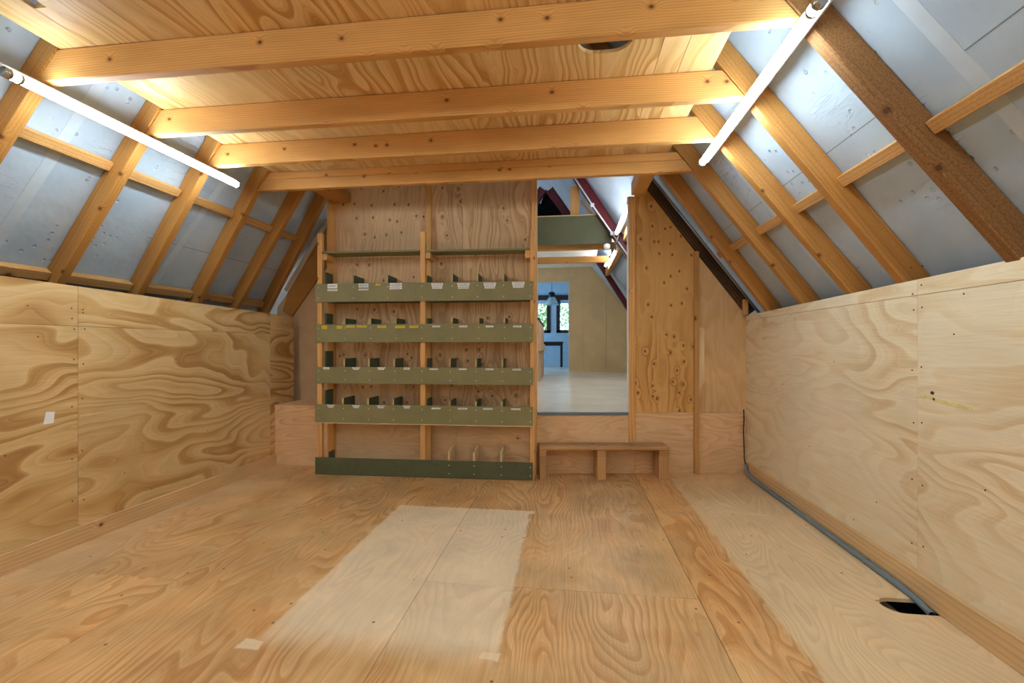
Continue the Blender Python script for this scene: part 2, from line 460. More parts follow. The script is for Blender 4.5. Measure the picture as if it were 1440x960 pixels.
    def build(s, name, mats, parent=None, label=None, cat=None, group=None, kind=None):
        vs = s.v; lo = Vector([min(v[i] for v in vs) for i in range(3)]); hi = Vector([max(v[i] for v in vs) for i in range(3)])
        org = Vector(((lo.x + hi.x) / 2, (lo.y + hi.y) / 2, lo.z))
        me = bpy.data.meshes.new(name); me.from_pydata([v - org for v in vs], [], s.f)
        a = me.attributes.new('gc', 'FLOAT_VECTOR', 'POINT'); a.data.foreach_set('vector', [q for g in s.g for q in g])
        for m in (mats if isinstance(mats, (list, tuple)) else [mats]): me.materials.append(M[m])
        me.polygons.foreach_set('material_index', s.mi); me.polygons.foreach_set('use_smooth', s.sm)
        me.validate(); me.update()
        o = bpy.data.objects.new(name, me); COL.objects.link(o)
        WORLD[o] = org
        if parent: o.parent = parent; o.location = org - WORLD[parent]
        else: o.location = org
        return tag(o, label, cat, group, kind)


def tag(o, label=None, cat=None, group=None, kind=None):
    if label: o['label'] = label
    if cat: o['category'] = cat
    if group: o['group'] = group
    if kind: o['kind'] = kind
    return o


def empty(name, loc, label=None, cat=None, group=None, kind=None):
    o = bpy.data.objects.new(name, None); COL.objects.link(o); o.location = loc; o.empty_display_size = .05
    WORLD[o] = Vector(loc); return tag(o, label, cat, group, kind)


S = 'structure'
# ------------------------------------------------------------------ the place: main dimensions
YF = -4.5                         # rear of the room, behind the viewer
YO_ = .05 - YF
XL, XR = -2.95, 1.66              # faces of the low side walls
ZB = 2.48                        # underside of the ceiling beams
ZC = 2.63                         # underside of the ceiling boards
PITCH = 1.28
LEN = math.sqrt(1 + PITCH ** 2)
DR = .11                          # rafter depth


def xin(z, side):                 # inner face of the rafters
    return (.905 + (2.484 - z) / PITCH) if side > 0 else (-2.568 - (2.484 - z) / PITCH)


def slope(side):                  # up-slope direction, outward normal
    return Vector((-side, 0, PITCH)) / LEN, Vector((side * PITCH, 0, 1)) / LEN


# ------------------------------------------------------------------ floor
g = G()
nx = []
for k in range(13):               # cable cut-out: rounded notch running in under the baseboard
    a = math.pi / 2 + math.pi * k / 12
    nx.append((1.505 + .068 * math.cos(a), 2.309 + .066 * math.sin(a)))
notch = [(XR, 2.375)] + nx + [(XR, 2.243)]


def sheet(x0, x1, y0, y1, seed):
    g.box((x0 + .0012, y0 + .0012, -.018), (x1 - .0012, y1 - .0012, 0), 'yx', .0012, seed)


for x0, x1, ys, sd in ((XL - .02, -2.0, (YF, .1, 2.11, 4.6), 3), (-2.0, -.728, (YF, 1.1, 4.6), 11), (-.728, .612, (YF, 2.25, 4.6), 22)):
    for i in range(len(ys) - 1): sheet(x0, x1, ys[i], ys[i + 1], sd + i)
sheet(.612, XR, 3.425, 4.7, 33); sheet(.612, XR, YF, .95, 34)
poly = [(y, x) for x, y in [(.6132, .951), (XR, .951)] + notch[::-1] + [(XR, 3.424), (.6132, 3.424)]]
g.prism((0, 0, -.018), (0, 1, 0), (1, 0, 0), poly, .018, .001, 'u', 35, (0, 0, 1))
floor = g.build('floor', 'ply_floor', kind=S)
g = G().box((-4.9, YF - .1, -.42), (3.6, 16, -.36), 'yx', 0)
g.build('floor_base', 'dark', kind=S)  # black stands in for the dark void below the cut-out
g = G().box((1.43, 2.18, -.14), (1.68, 2.30, -.10), 'y').box((1.56, 2.30, -.2), (1.60, 3.0, -.1), 'y')
g.build('floor_joist', 'pale_pine', kind=S)

# ------------------------------------------------------------------ low side walls
def side_wall(name, X, sgn, joints, zj, ztop, mat, s0):
    """plywood sheets on edge: tall sheets under a narrow top strip"""
    root = None; T = .018

    def zt(y): return ztop[0] + (y - 2.0) * (ztop[1] - ztop[0]) / 2.6
    w = []
    for i in range(len(joints) - 1):
        y0, y1 = joints[i] + .001, joints[i + 1] - .001
        w.append(('plywood_sheet', [(y0, -.018), (y1, -.018), (y1, zj - .001), (y0, zj - .001)], s0 + i))
        w.append(('plywood_strip', [(y0, zj + .001), (y1, zj + .001), (y1, zt(y1)), (y0, zt(y0))], s0 + 20 + i))
    root = empty(name, (X, 2, 0), kind=S)
    for nm, poly, sd in w:
        G().prism((X, 0, 0), (0, 1, 0), (0, 0, 1), poly, T, .0012, 'u', sd, (sgn, 0, 0)).build(nm, mat, root)
    # a stud wall stands behind the sheets
    G().prism((X + sgn * .0185, 0, 0), (0, 1, 0), (0, 0, 1), [(YF, -.018), (joints[-1], -.018), (joints[-1], zt(4.6) - .03), (YF, zt(YF) - .03)], .03, 0, 'u', 1, (sgn, 0, 0)).build('stud_backing', 'batten', root)
    n = G()
    rnd = random.Random(s0)
    for y in joints[1:-1]:
        for side in (-.03, .03):
            for zz in (.25, .55, .85, 1.12, zj - .05, zj + .05, zj + .1):
                if y > 4: continue
                yy = y + side + rnd.uniform(-.008, .008); z2 = zz + rnd.uniform(-.04, .04)
                n.prism((X, yy, z2), (0, 1, 0), (0, 0, 1), [(.0045 * math.cos(k * 1.0472), .0045 * math.sin(k * 1.0472)) for k in range(6)], .0012, 0, 'u', 1, (-sgn, 0, 0))
    for y, zz in ((2.05, .62), (2.2, 1.25), (2.7, .35), (3.1, 1.1), (3.4, .5), (3.8, .9), (2.9, .18), (2.15, 1.42), (3.6, 1.40)):
        n.prism((X, y, zz), (0, 1, 0), (0, 0, 1), [(.004 * math.cos(k * 1.0472), .004 * math.sin(k * 1.0472)) for k in range(6)], .0012, 0, 'u', 1, (-sgn, 0, 0))
    nn = n.build('nail_heads', 'nail', root); nn['kind'] = 'stuff'
    return root


wl = side_wall('wall_left', XL, -1, (YF, -.03, 2.41, 4.20, 4.59), 1.318, (1.568, 1.513), 'ply_west', 40)
wr = side_wall('wall_right', XR, 1, (YF, -.03, 2.41, 4.66), 1.442, (1.525, 1.484), 'ply_east', 80)
G().box((XL, YF, 0), (XL + .02, 4.268, .108), 'y', .003, 5).build('baseboard_left', 'baseboard', kind=S)
G().box((XR - .022, YF, 0), (XR, 4.50, .125), 'y', .003, 9).build('baseboard_right', 'baseboard', kind=S)
# torn strip showing foam, knot hole and scar on the sheets
pts = [(2.416, .957), (2.37, .968), (2.30, .962), (2.22, .956), (2.12, .946), (2.075, .938), (2.13, .930), (2.20, .934), (2.27, .944), (2.33, .952), (2.40, .950)]
G().prism((XR, 0, 0), (0, 1, 0), (0, 0, 1), pts, .002, 0, 'u', 1, (-1, 0, 0)).build('torn_gash', 'foam', wr, 'pale yellow torn gash')
G().prism((XR, 2.318, .983), (0, 1, 0), (0, 0, 1), [(.011 * math.cos(k * .63), .008 * math.sin(k * .63)) for k in range(10)], .0015, 0, 'u', 1, (-1, 0, 0)).build('knot_hole', 'nail', wr)
G().prism((XR, 2.30, .950), (0, 1, 0), (0, 0, 1), [(0, 0), (.012, .002), (.010, .012), (.002, .010)], .004, 0, 'u', 1, (-1, 0, 0)).build('nail_hole', 'nail', wr)
G().prism((XL, 0, 0), (0, 1, 0), (0, 0, 1), [(2.415, .776), (2.62, .783), (2.90, .781), (2.65, .774), (2.42, .769)], .0006, 0, 'u', 1, (1, 0, 0)).build('pale_scar', 'pale_pine', wl)
pn = G().prism((XL, 2.225, .755), (0, 1, 0), (0, .12, 1), [(0, 0), (.052, 0), (.05, .064), (.006, .07)], .0015, 0, 'u', 1, (1, 0, 0)).build(
    'paper_note', 'paper', None, 'small torn white paper scrap stuck on the plywood of the low wall', 'paper')

# front wall behind the camera and roof
G().box((-4.9, YF - .1, -.3), (3.6, YF, 5), 'x', 0).build('wall_front', 'ply_west', kind=S)

# ------------------------------------------------------------------ roof planes (insulation boards) with tape and joints
for side, nm in ((-1, 'ceiling_left'), (1, 'ceiling_right')):
    U, N = slope(side)
    z0 = -.35
    O = Vector((xin(z0, side), YF - .05, z0)) + N * (DR + .002)
    L = (xin(z0, side) * side - (-.8315 * side)) * LEN + .02
    g = G().prism(O, (0, 1, 0), U, [(0, 0), (20.5, 0), (20.5, L), (0, L)], .09, 0, 'u', 61 + side, N)
    root = g.build(nm, 'foil', kind=S)
    zf = lambda z: (z - z0) * LEN / PITCH
    for y in ((2.22, 3.28) if side < 0 else (1.70, 3.22)):
        G().prism(O + Vector((0, y + YO_ - .03, 0)) - N * .0012, (0, 1, 0), U, [(0, zf(.9)), (.06, zf(.9)), (.06, zf(4.4)), (0, zf(4.4))], .0012, 0, 'u', 1, N).build('foil_tape', 'tape', root)
    for (zz, y0, y1) in (((2.10, 1.2, 1.70), (2.10, 1.93, 4.6)) if side > 0 else ((1.93, 3.0, 4.6),)):
        G().prism(O + Vector((0, 0, 0)) - N * .001, (0, 1, 0), U, [(y0 + YO_, zf(zz)), (y1 + YO_, zf(zz)), (y1 + YO_, zf(zz) + .004), (y0 + YO_, zf(zz) + .004)], .001, 0, 'u', 1, N).build('joint_line', 'joint', root)

# ------------------------------------------------------------------ ceiling boards with cut-outs
hole = []
for hx, hy, a0 in ((.297 - .095, 2.265 - .095, 0), (.043 + .095, 2.265 - .095, 90), (.043 + .095, 2.0 + .095, 180), (.297 - .095, 2.0 + .095, 270)):
    hole += [(hx + .095 * math.cos(math.radians(a0 + 15 * k)), hy + .095 * math.sin(math.radians(a0 + 15 * k))) for k in range(7)]
slot = [(-2.250, 1.36), (-2.19, 1.36), (-2.19, 1.665), (-2.250, 1.665)]
root = empty('ceiling', (-.85, 2, ZC), kind=S)
YC = 3.53
for i, (x0, x1, y0, y1, hs) in enumerate(((-2.435, -2.255, YF, 2.0, ()), (-2.435, -2.255, 2.0, YC, ()), (-2.255, .44, .1, YC, [hole, slot]), (-2.255, .44, YF, .1, ()),
                                          (.44, .562, YF, YC, ()), (.562, .735, YF, 2.1, ()), (.562, .735, 2.1, YC, ()))):
    if hs:
        sl = [(y, x) for x, y in slot]; hl = [(y, x) for x, y in hole]
        G().prism((0, 0, ZC), (0, 1, 0), (1, 0, 0), [(y0, x0 + .001), (y1, x0 + .001), (y1, x1 - .001), (y0, x1 - .001)], .018, 0, 'u', 120 + i, (0, 0, 1), holes=[hl, sl]).build('ceiling_sheet', 'ply_ceiling', root)
    else:
        G().box((x0 + .001, y0 + .001, ZC), (x1 - .001, y1 - .001, ZC + .018), 'yx', .001, 120 + i).build('ceiling_sheet', 'ply_ceiling', root)

# ------------------------------------------------------------------ beams and rafters
YB = (1.905, 2.47, 2.95, 3.47)
ordn = ('first', 'second', 'third', 'fourth')
beam_lab = ('thick pine ceiling beam nearest the camera, just before the round hole in the ceiling',
            'pine ceiling beam just beyond the round ceiling hole, second from the camera',
            'third pine ceiling beam from the camera, just before the split-faced beam',
            'pine ceiling beam farthest from the camera, with a lengthwise split, over the shelves')
for i, y in enumerate(YB):
    W = .053
    def beam(z0, z1, w, yo=0, sd=None, d=0):
        return G().prism((0, y + yo, 0), (1, 0, 0), (0, 0, 1), [(xin(z0, -1) + .004, z0), (xin(z0, 1) - .004, z0), (xin(z1, 1) - .004, z1), (xin(z1, -1) + .004, z1)], w, .005, 'beam', sd, (0, 1, 0))
    if i < 3:
        b = beam(ZB, ZC - .001, W, 0, 200 + 7 * i).build('ceiling_joist', 'beam', None, beam_lab[i], 'beam', kind='thing')
    else:
        b = beam(ZB, ZB + .088, W, 0, 233).build('ceiling_joist', 'beam', None, beam_lab[i], 'beam', kind='thing')
        beam(ZB + .0885, ZC - .001, W - .008, .006, 240).build('packing_plank', 'beam', b)
    if i < 3:
        gl = G(); rnd = random.Random(i)
        for k in range(7):
            zz = ZB + .02 + .019 * k; a = rnd.uniform(.006, .022)
            x = xin(zz, -1) + .004
            gl.prism((x, y - .0015, zz), (1, 0, 0), (0, 0, 1), [(0, 0), (a, .002), (a * .7, .012), (a * 1.1, .018), (0, .02)], .0015, 0, 'u', 1, (0, 1, 0))
        gl.build('glue_smear', 'glue', b)

RL = [(1.905, 1.905, 'meeting the beam nearest the camera'), (2.53, 2.47, 'meeting the beam past the round hole'), (3.09, 2.95, 'meeting the third ceiling beam'),
      (3.66, 3.47, 'meeting the split-faced beam'), (4.15, 3.96, 'second from the shelves'), (4.615, 4.335, 'closest to the shelves')]
RR = [(1.905, 1.905, ''), (2.49, 2.47, 'meeting the beam past the round hole'), (2.93, 2.95, 'meeting the third ceiling beam'),
      (3.50, 3.47, 'meeting the split-faced beam'), (4.10, 3.98, 'beside the dark old timber')]
RW = .062
RINFO = {}
for side, lst in ((-1, RL), (1, RR)):
    U, N = slope(side)
    RINFO[side] = []
    for i, (yf, yt, lab) in enumerate(lst):
        zb, zt = 1.05, 4.35
        dy = (yt - yf) / (2.484 - 1.55)
        p0 = Vector((xin(zb, side), yf + (zb - 1.55) * dy, zb)); zt2 = 2.9 if dy else 4.35
        zt2 = zt if abs(dy) < .05 else 3.1
        p1 = Vector((xin(zt2, side), yf + (zt2 - 1.55) * dy, zt2))
        Ur = (p1 - p0).normalized(); Lr = (p1 - p0).length
        rough = side > 0 and i == 0
        wdt = RW
        g = G().prism(p0, Ur, N, [(0, 0), (Lr, 0), (Lr, DR), (0, DR)], wdt, .004, 'beam', 300 + 11 * i + (50 if side > 0 else 0), (0, 1, 0))
        o = g.build('rafter', 'rafter_rough' if rough else 'rafter', None, ('pine rafter above the paper-scrap wall, ' if side < 0 else 'pine rafter above the conduit-pipe wall, ') + lab if not rough else
                    'broad dark rough-sawn rafter above the conduit-pipe wall, meeting the beam nearest the camera', 'rafter', 'rafters of the sloping roof', 'thing')
        RINFO[side].append(lambda z, yf=yf, dy=dy: yf + (z - 1.55) * dy)
# noggins between rafters, against the insulation
for side, zc, labs in ((-1, 2.235, ['at the picture edge before the first full rafter']), (1, 1.955, ['at the picture edge'])):
    U, N = slope(side)
    ys = [1.2] + [f(zc) for f in RINFO[side]] + ([4.37] if side > 0 else [])
    lab_l = ('short noggin between rafters above the paper-scrap wall, {} counting from the shelves'
             if side < 0 else 'short noggin between rafters above the conduit-pipe wall, {} from the dark timber')
    nn = len(ys) - 1
    words = ['first', 'second', 'third', 'fourth', 'fifth', 'sixth', 'seventh']
    for i in range(nn):
        fs = RINFO[side]; gp = .003 + .06 * max(abs(f(1.6) - f(1.5)) * 10 for f in fs[max(0, i - 1):i + 1])
        y0 = ys[i] + (RW + gp if i else 0); y1 = ys[i + 1] - gp
        O = Vector((xin(zc, side), y0, zc)) + N * (DR - .045)
        G().prism(O, (0, 1, 0), U, [(0, 0), (y1 - y0, 0), (y1 - y0, .058), (0, .058)], .043, .003, 'beam', 400 + i * 3, N).build(
            'noggin', 'batten', None, lab_l.format(words[nn - 1 - i]), 'noggin', 'noggins between the rafters')
# wall plate at the foot of the west rafters, seen over the wall top
U, N = slope(-1)
ys = [1.2] + [f(1.62) for f in RINFO[-1]]
for i in range(len(ys) - 1):
    fs = RINFO[-1]; gp = .003 + .06 * max(abs(f(1.6) - f(1.5)) * 10 for f in fs[max(0, i - 1):i + 1])
    y0 = ys[i] + (RW + gp if i else 0); y1 = ys[i + 1] - gp
    O = Vector((xin(1.585, -1), y0, 1.585)) + N * (DR - .06)
    G().prism(O, (0, 1, 0), U, [(0, 0), (y1 - y0, 0), (y1 - y0, .062), (0, .062)], .055, .003, 'beam', 430 + i * 3, N).build(
        'plate_block', 'batten', None, 'block between rafter feet just above the paper-scrap wall, %s from the shelves' % words[len(ys) - 2 - i], 'block', 'blocks at the rafter feet')

# ------------------------------------------------------------------ lit tubes
def tube_lamp(X, y0, y1, z, side, mat, label, r=.022):
    U, N = slope(side)
    root = empty('tube_lamp', (X, (y0 + y1) / 2, z), label, 'lamp', 'tube lamps under the rafters')
    c = lambda y: Vector((X, y, z))
    G().tube([c(y0 + .03), c(y1 - .03)], r, 14).build('lit_tube', mat, root)
    a = c(y0) + N * (r + .004) - U * .022
    G().prism(a, (0, 1, 0), U, [(0, 0), (y1 - y0, 0), (y1 - y0, .044), (0, .044)], .03, .004, 'u', 1, N).build('housing', 'housing', root)
    for ya, yb in ((y0, y0 + .032), (y1 - .032, y1)):
        G().tube([c(ya), c(ya + .006), c(yb - .004), c(yb)], (r * .8, r * 1.12, r * 1.12, r * 1.0), 14).build('end_cap', 'chrome', root)
    for yc in (y0 + .06,):
        G().tube([c(yc), c(yc + .012)], r * 1.06, 14).build('clip', 'chrome', root)
    # drop brackets up to the rafters
    for yc in (YB[1] + .03 if y0 > 1.5 and y0 < 3 else y0 + .3,):
        p = c(yc) + N * (r + .034)
        zz = p.z; d = (Vector((xin(zz, side), yc, zz)) - p).dot(N)
        if d > .004: G().prism(p - U * .015 - Vector((0, .01, 0)), (0, 1, 0), U, [(0, 0), (.02, 0), (.02, .03), (0, .03)], d, 0, 'u', 1, N).build('bracket', 'metal', root)
    return root


tube_lamp(-2.465, 1.70, 3.15, 2.405, -1, 'tube', 'long lit tube lamp under the rafters above the paper-scrap wall')
tube_lamp(.872, 1.70, 3.15, 2.405, 1, 'tube', 'long lit tube lamp under the rafters above the conduit-pipe wall')
for ya in (-.25, -2.2, -4.15):  # unseen lamps added behind the viewer to light the back wall
    tube_lamp(-2.465, ya, ya + 1.45, 2.405, -1, 'tube', 'added unseen tube lamp behind the viewer above the paper-scrap wall')
for ya in (-.25, -2.2, -4.15):  # matching row of added unseen lamps on the other slope
    tube_lamp(.872, ya, ya + 1.45, 2.405, 1, 'tube', 'added unseen tube lamp behind the viewer above the conduit-pipe wall')

# ------------------------------------------------------------------ back wall
BA, BB = Vector((-.30, 4.262, 0)), Vector((1.66, 4.536, 0))
EB = (BB - BA).normalized(); NB = Vector((-EB.y, EB.x, 0))
def bs(X): return (X - BA.x) / EB.x
def bw(px, py): 
    p = on_vert(px, py, BA, BB); return ((p - BA).dot(EB), p.z)


def on_slope(X): return 2.484 + (.905 - X) * PITCH
wbk = empty('wall_back', (.6, 4.35, 0), kind=S)
T = .018
sJ0, sJ1 = bs(.557), bs(.617)
s3, s4, s5 = bs(1.163), bs(1.204), bs(1.66)
def bpanel(nm, poly, mat, grain, sd, t=T, parent=None, bev=.0015, off=0, **k):
    return G().prism(BA + NB * off, EB, (0, 0, 1), poly, t, bev, grain, sd, NB).build(nm, mat, parent or wbk, **k)
bpanel('knotty_sheet', [(sJ1, .571), (s3 + .02, .571), (s3 + .02, on_slope(1.183) - .03), (bs(.74), on_slope(.74) - .03), (sJ1, on_slope(.74) + .11)], 'ply_knotty', 'v', 505)
bpanel('plywood_sheet', [(s3 + .021, .571), (s5, .571), (s5, on_slope(1.64) - .03), (s3 + .021, on_slope(1.183) - .03)], 'ply_tan', 'v', 512)
bpanel('lower_sheet', [(0, 0), (sJ1, 0), (sJ1, .55), (0, .55)], 'ply_pink', 'u', 523)
bpanel('lower_sheet', [(sJ1 + .001, 0), (s3 + .02, 0), (s3 + .02, .569), (sJ1 + .001, .569)], 'ply_pink', 'u', 531)
bpanel('lower_sheet', [(s3 + .021, 0), (s5, 0), (s5, .569), (s3 + .021, .569)], 'ply_pink', 'u', 545)
# closing boards above the doorway and the gable behind
bpanel('header_sheet', [(0, 3.0), (bs(.55), 3.0), (bs(.3), 3.25), (bs(-.5), 4.25), (bs(-.83), 4.6), (bs(-1.2), 4.1), (bs(-2.2), 2.9), (bs(-2.2), 2.95), (0, 2.95)][0:1] + [(bs(.55), 3.0), (bs(.52), 2.95), (bs(-.83), 4.6), (0, 4.6)], 'ply_tan', 'v', 550, off=.02)
# shelf back: two big sheets
SA, SB = Vector((-2.349, 3.983, 0)), Vector((-.326, 4.033, 0))
ES = (SB - SA).normalized(); NS = Vector((-ES.y, ES.x, 0))
DEP = .255
def S3(s, n, z): return SA + ES * s + NS * n + Vector((0, 0, z))
def sp(px, py, n=0.0):
    p = on_vert(px, py, SA + NS * n, SB + NS * n) - (SA + NS * n); return p.dot(ES), p.z
def spanel(nm, poly, mat, grain, sd, n, t, parent, bev=.0015):
    return G().prism(S3(0, n, 0), ES, (0, 0, 1), poly, t, bev, grain, sd, NS).build(nm, mat, parent)
zl = lambda X: 2.484 + (X + 2.568) * PITCH
xs_ = lambda s: SA.x + ES.x * s
spanel('shelf_back_sheet', [(-.02, .56), (1.345, .56), (1.345, 4.1), (.90, 4.05), (-.02, zl(xs_(-.02)) + .1)], 'ply_shelfback', 'v', 561, DEP, T, wbk)
spanel('shelf_back_sheet', [(1.346, .56), (2.06, .56), (2.06, 4.3), (1.5, 4.6), (1.346, 4.3)], 'ply_shelfback', 'v', 574, DEP, T, wbk)
spanel('lower_sheet', [(-.02, 0), (1.285, 0), (1.285, .559), (-.02, .559)], 'ply_pink', 'u', 583, DEP, T, wbk)
spanel('lower_sheet', [(1.286, 0), (2.06, 0), (2.06, .559), (1.286, .559)], 'ply_pink', 'u', 588, DEP, T, wbk)
# gable end left of the shelves
G().prism((0, 4.745, 0), (1, 0, 0), (0, 0, 1), [(-3.25, .3), (-2.2, .3), (-2.2, zl(-2.2)), (-3.25, zl(-3.25) + .02)], .018, 0, 'v', 593, (0, 1, 0)).build('wall_gable', 'hardboard', kind=S)
G().box((-2.372, 4.262, .58), (-2.30, 4.74, 2.50), 'zy', 0).build('wall_return', 'hardboard', kind=S)
def gy(px, py, Y=4.712):
    r = ray(px, py); return (r.x * Y / r.y, r.z * Y / r.y + CAM_H)
G().prism((0, 4.712, 0), (1, 0, 0), (0, 0, 1), [gy(464, 311), gy(464, 366), gy(409, 446), gy(397, 437), gy(404, 412)], .028, .003, 'beam', 660, (0, 1, 0)).build(
    'gable_board', 'rafter', None, 'broad brown sloping board between the rafters and the beige hardboard beside the shelves', 'board')
G().prism((0, 4.710, 0), (1, 0, 0), (0, 0, 1), [gy(464, 296), gy(464, 310), gy(404, 411), gy(399, 407)], .03, .003, 'u', 661, (0, 1, 0)).build(
    'foam_strip', 'foam_white', None, 'narrow pale foam strip along the upper edge of the brown gable board', 'strip')
# plinth (end of the raised floor) left of the shelves
g = G().box((XL, 4.268, 0), (-2.372, 4.286, .585), 'x', .002, 604); g.box((XL, 4.262, .585), (-2.372, 4.74, .603), 'x', .002, 605)
g.build('trim_1', 'ply_pink', kind=S)

# edge pieces of the doorway
G().prism(BA + EB * sJ0 + NB * -.012, EB, (0, 0, 1), [(0, .296), (sJ1 - sJ0, .296), (sJ1 - sJ0, 2.60), (0, 2.60)], .011, .002, 'v', 612, NB).build('trim_2', 'post', kind=S)
G().prism(BA + EB * (sJ0 - .0105) + NB * -.008, EB, (0, 0, 1), [(0, .585), (.0095, .585), (.0095, 2.598), (0, 2.598)], .030, .001, 'v', 1, NB).build('trim_3', 'white', kind=S)
G().prism(BA + EB * (-.004) + NB * -.015, EB, (0, 0, 1), [(0, .585), (.010, .585), (.010, 2.9), (0, 2.9)], .035, .001, 'v', 1, NB).build('trim_4', 'white', kind=S)
G().prism(BA + EB * .006 + NB * -.012, EB, (0, 0, 1), [(0, .550), (sJ0 - .008, .550), (sJ0 - .008, .574), (0, .574)], .05, .002, 'u', 1, NB).build('trim_5', 'metal_trim', kind=S)
# upright battens on the wall
bpanel('stud_batten', [(s3, 0), (s4, 0), (s4, 2.085), (s3, 2.085)], 'batten', 'v', 620, .034, None, .003, -.035).parent = None
o = bpy.context.scene.objects.get('stud_batten'); o.location = WORLD[o]
tag(o, 'tall pine upright batten on the back wall between the knotty sheet and the tan sheet', 'batten')
p0, p1 = bw(981.5, 460), bw(990, 545)
g = G().prism(BA + NB * -.022, EB, (0, 0, 1), [(s4 + .002, 1.375), (s4 + .02, 1.375), (s4 + .058, 1.355), (s4 + .058, .86), (s4 + .002, .79)], .021, .002, 'v', 624, NB)
g.build('wood_offcut', 'pale_pine', None, 'short pale wood strip with slanted ends fixed beside the tall upright batten', 'wood strip')
G().box((1.602, 4.44, 1.486), (1.645, 4.475, 1.63), 'z', .003, 628).build('post_stub', 'batten', None, 'short timber stub rising in the corner just above the conduit-pipe wall', 'post')
# old dark timber along the slope and the metal pipes outside it
U, N = slope(1)
a = Vector((.70, 4.385, 0)); a.z = on_slope(a.x) - .045
b = Vector((1.655, 4.49, 0)); b.z = on_slope(b.x) - .045
G().bar(a, b, N, -.034, .100, .004, 641).build('old_timber', 'old_timber', None, 'dark weathered sloping timber on the back wall under the roof', 'timber')
for off, r in ((.080, .012),):
    G().tube([a + N * off + Vector((0, -.05, 0)) + U * .05, b + N * off + Vector((0, -.05, 0)) - U * .05], r, 10).build('metal_pipe', 'metal', None, 'thin bright metal pipe running down the slope beside the dark old timber', 'pipe')
# short purlin ends bearing on the back wall
G().box((.575, 3.54, 2.60), (.70, 4.345, 2.715), 'y', .004, 650).build('purlin_end', 'beam', None, 'stubby purlin end over the doorway jamb, behind the split-faced beam', 'timber')
G().box((-2.30, 3.54, 2.60), (-2.12, 4.232, 2.70), 'y', .004, 655).build('purlin_end', 'rafter', None, 'stubby purlin end above the shelves, at their upper corner under the roof', 'timber')

# ------------------------------------------------------------------ pigeonhole shelving
sh = empty('pigeonhole_shelves', S3(1.0, .12, 0), 'wide wooden pigeonhole shelving with green label rails against the back wall', 'shelving')
def sbar(nm, s0, s1, n0, n1, z0, z1, mat, parent, grain='u', sd=None, bev=.002):
    return G().prism(S3(0, n0, 0), ES, (0, 0, 1), [(s0, z0), (s1, z0), (s1, z1), (s0, z1)], n1 - n0, bev, grain, sd, NS).build(nm, mat, parent)
def sdeep(nm, s0, s1, prof, mat, parent, sd=None, bev=.001):   # a plate seen edge-on: profile in (n, z)
    return G().prism(S3(s0, 0, 0), NS, (0, 0, 1), prof, s1 - s0, bev, 'u', sd, ES).build(nm, mat, parent)
for i, (s0, s1, zt) in enumerate(((.012, .056, 2.255), (1.000, 1.046, 2.242), (2.006, 2.048, 2.238))):
    sbar('front_post', s0, s1, .0185, .064, 0, zt, 'post', sh, 'v', 700 + i * 5)
for i, (s0, s1, zt) in enumerate(((.014, .078, 2.59), (1.000, 1.048, 2.9), (2.010, 2.058, 2.95))):
    sbar('rear_post', s0, s1, .20, .2545, 0, zt, 'post', sh, 'v', 730 + i * 5)
RAIL = [(1.607, 1.776), (1.232, 1.399), (.850, 1.003), (.487, .655), (.004, .159)]
sect = ((.08, .999), (1.048, 2.005))
rails = []
for k, (z0, z1) in enumerate(RAIL):
    rails.append(sbar('label_rail', .0 if k else .0, 2.032, 0, .018, z0, z1, 'green_dark' if k == 4 else 'green', sh, 'u', 750 + k))
    if k < 4:
        for s0, s1 in sect: sbar('shelf_board', s0, s1, .0185, .199, z0 + .001, z0 + .016, 'green_div', sh, 'u', 760 + k)
sbar('rail_edge', 0, 2.03, .001, .018, .479, .4865, 'pale_pine', rails[3], 'u', 1, .001)
sbar('end_block', -.006, -.0005, 0, .03, .004, .162, 'pale_pine', rails[4], 'v', 1, .001)
sbar('shelf_board', .06, .999, .002, .199, 2.060, 2.077, 'green', sh, 'u', 771)
sbar('shelf_board', 1.048, 2.005, .004, .199, 2.055, 2.072, 'green', sh, 'u', 772)
for s0, z in ((.0565, 2.0595), (1.0485, 2.0545)):
    sdeep('bracket', s0, s0 + .043, [(.024, z - .055), (.199, z - .055), (.199, z), (.024, z)], 'post', sh)
sdeep('bracket', 1.962, 2.0055, [(.02, 1.985), (.199, 1.985), (.199, 2.0545), (.02, 2.0545)], 'post', sh)
# dividers: x pixel of each front edge, row by row
DIV = [((497, 545), (636, 671.5, 708), 1.856), ((485.5, 521.5, 557), (636, 673, 709.5), 1.455), ((485, 519.5, 555), (633, 669.5, 706.5), 1.082), ((483, 518.5, 553.5), (633, 669.5, 706), .712), ((), (631.5, 666.8, 705), .236)]
for k, (L, R, zt) in enumerate(DIV):
    zb = RAIL[k][0] + .0165
    for px in L + R:
        s = sp(px, 500, .03)[0]
        top = zt - (.012 if (px in R and k == 3) else 0)
        d = sdeep('divider', s - .008, s + .008, [(.0185, zb), (.25, zb), (.25, top + (.03 if k == 4 else 0)), (.0185, top)], 'pale_pine' if k == 4 else 'green_div', sh)
        if k < 4: sdeep('raw_edge', s - .0082, s + .0082, [(.0165, zb + .14), (.0185, zb + .14), (.0185, top + .0003), (.0165, top + .0003)], 'edge', d, 1, 0)
    if k < 4:
        h = (1.895, 1.508, 1.150, .780)[k]
        sdeep('side_plate', .0585, .0745, [(.066, zb), (.199, zb), (.199, h), (.066, h)], 'green_div', sh)
        sdeep('side_plate', 1.0485, 1.0635, [(.066, zb), (.199, zb), (.199, (1.85, 1.455, 1.085, .712)[k]), (.066, (1.85, 1.455, 1.085, .712)[k])], 'green_div', sh)
    else:
        sdeep('side_plate', .0795, .0945, [(.10, .013), (.198, .013), (.198, .19), (.10, .19)], 'green_dark', sh)
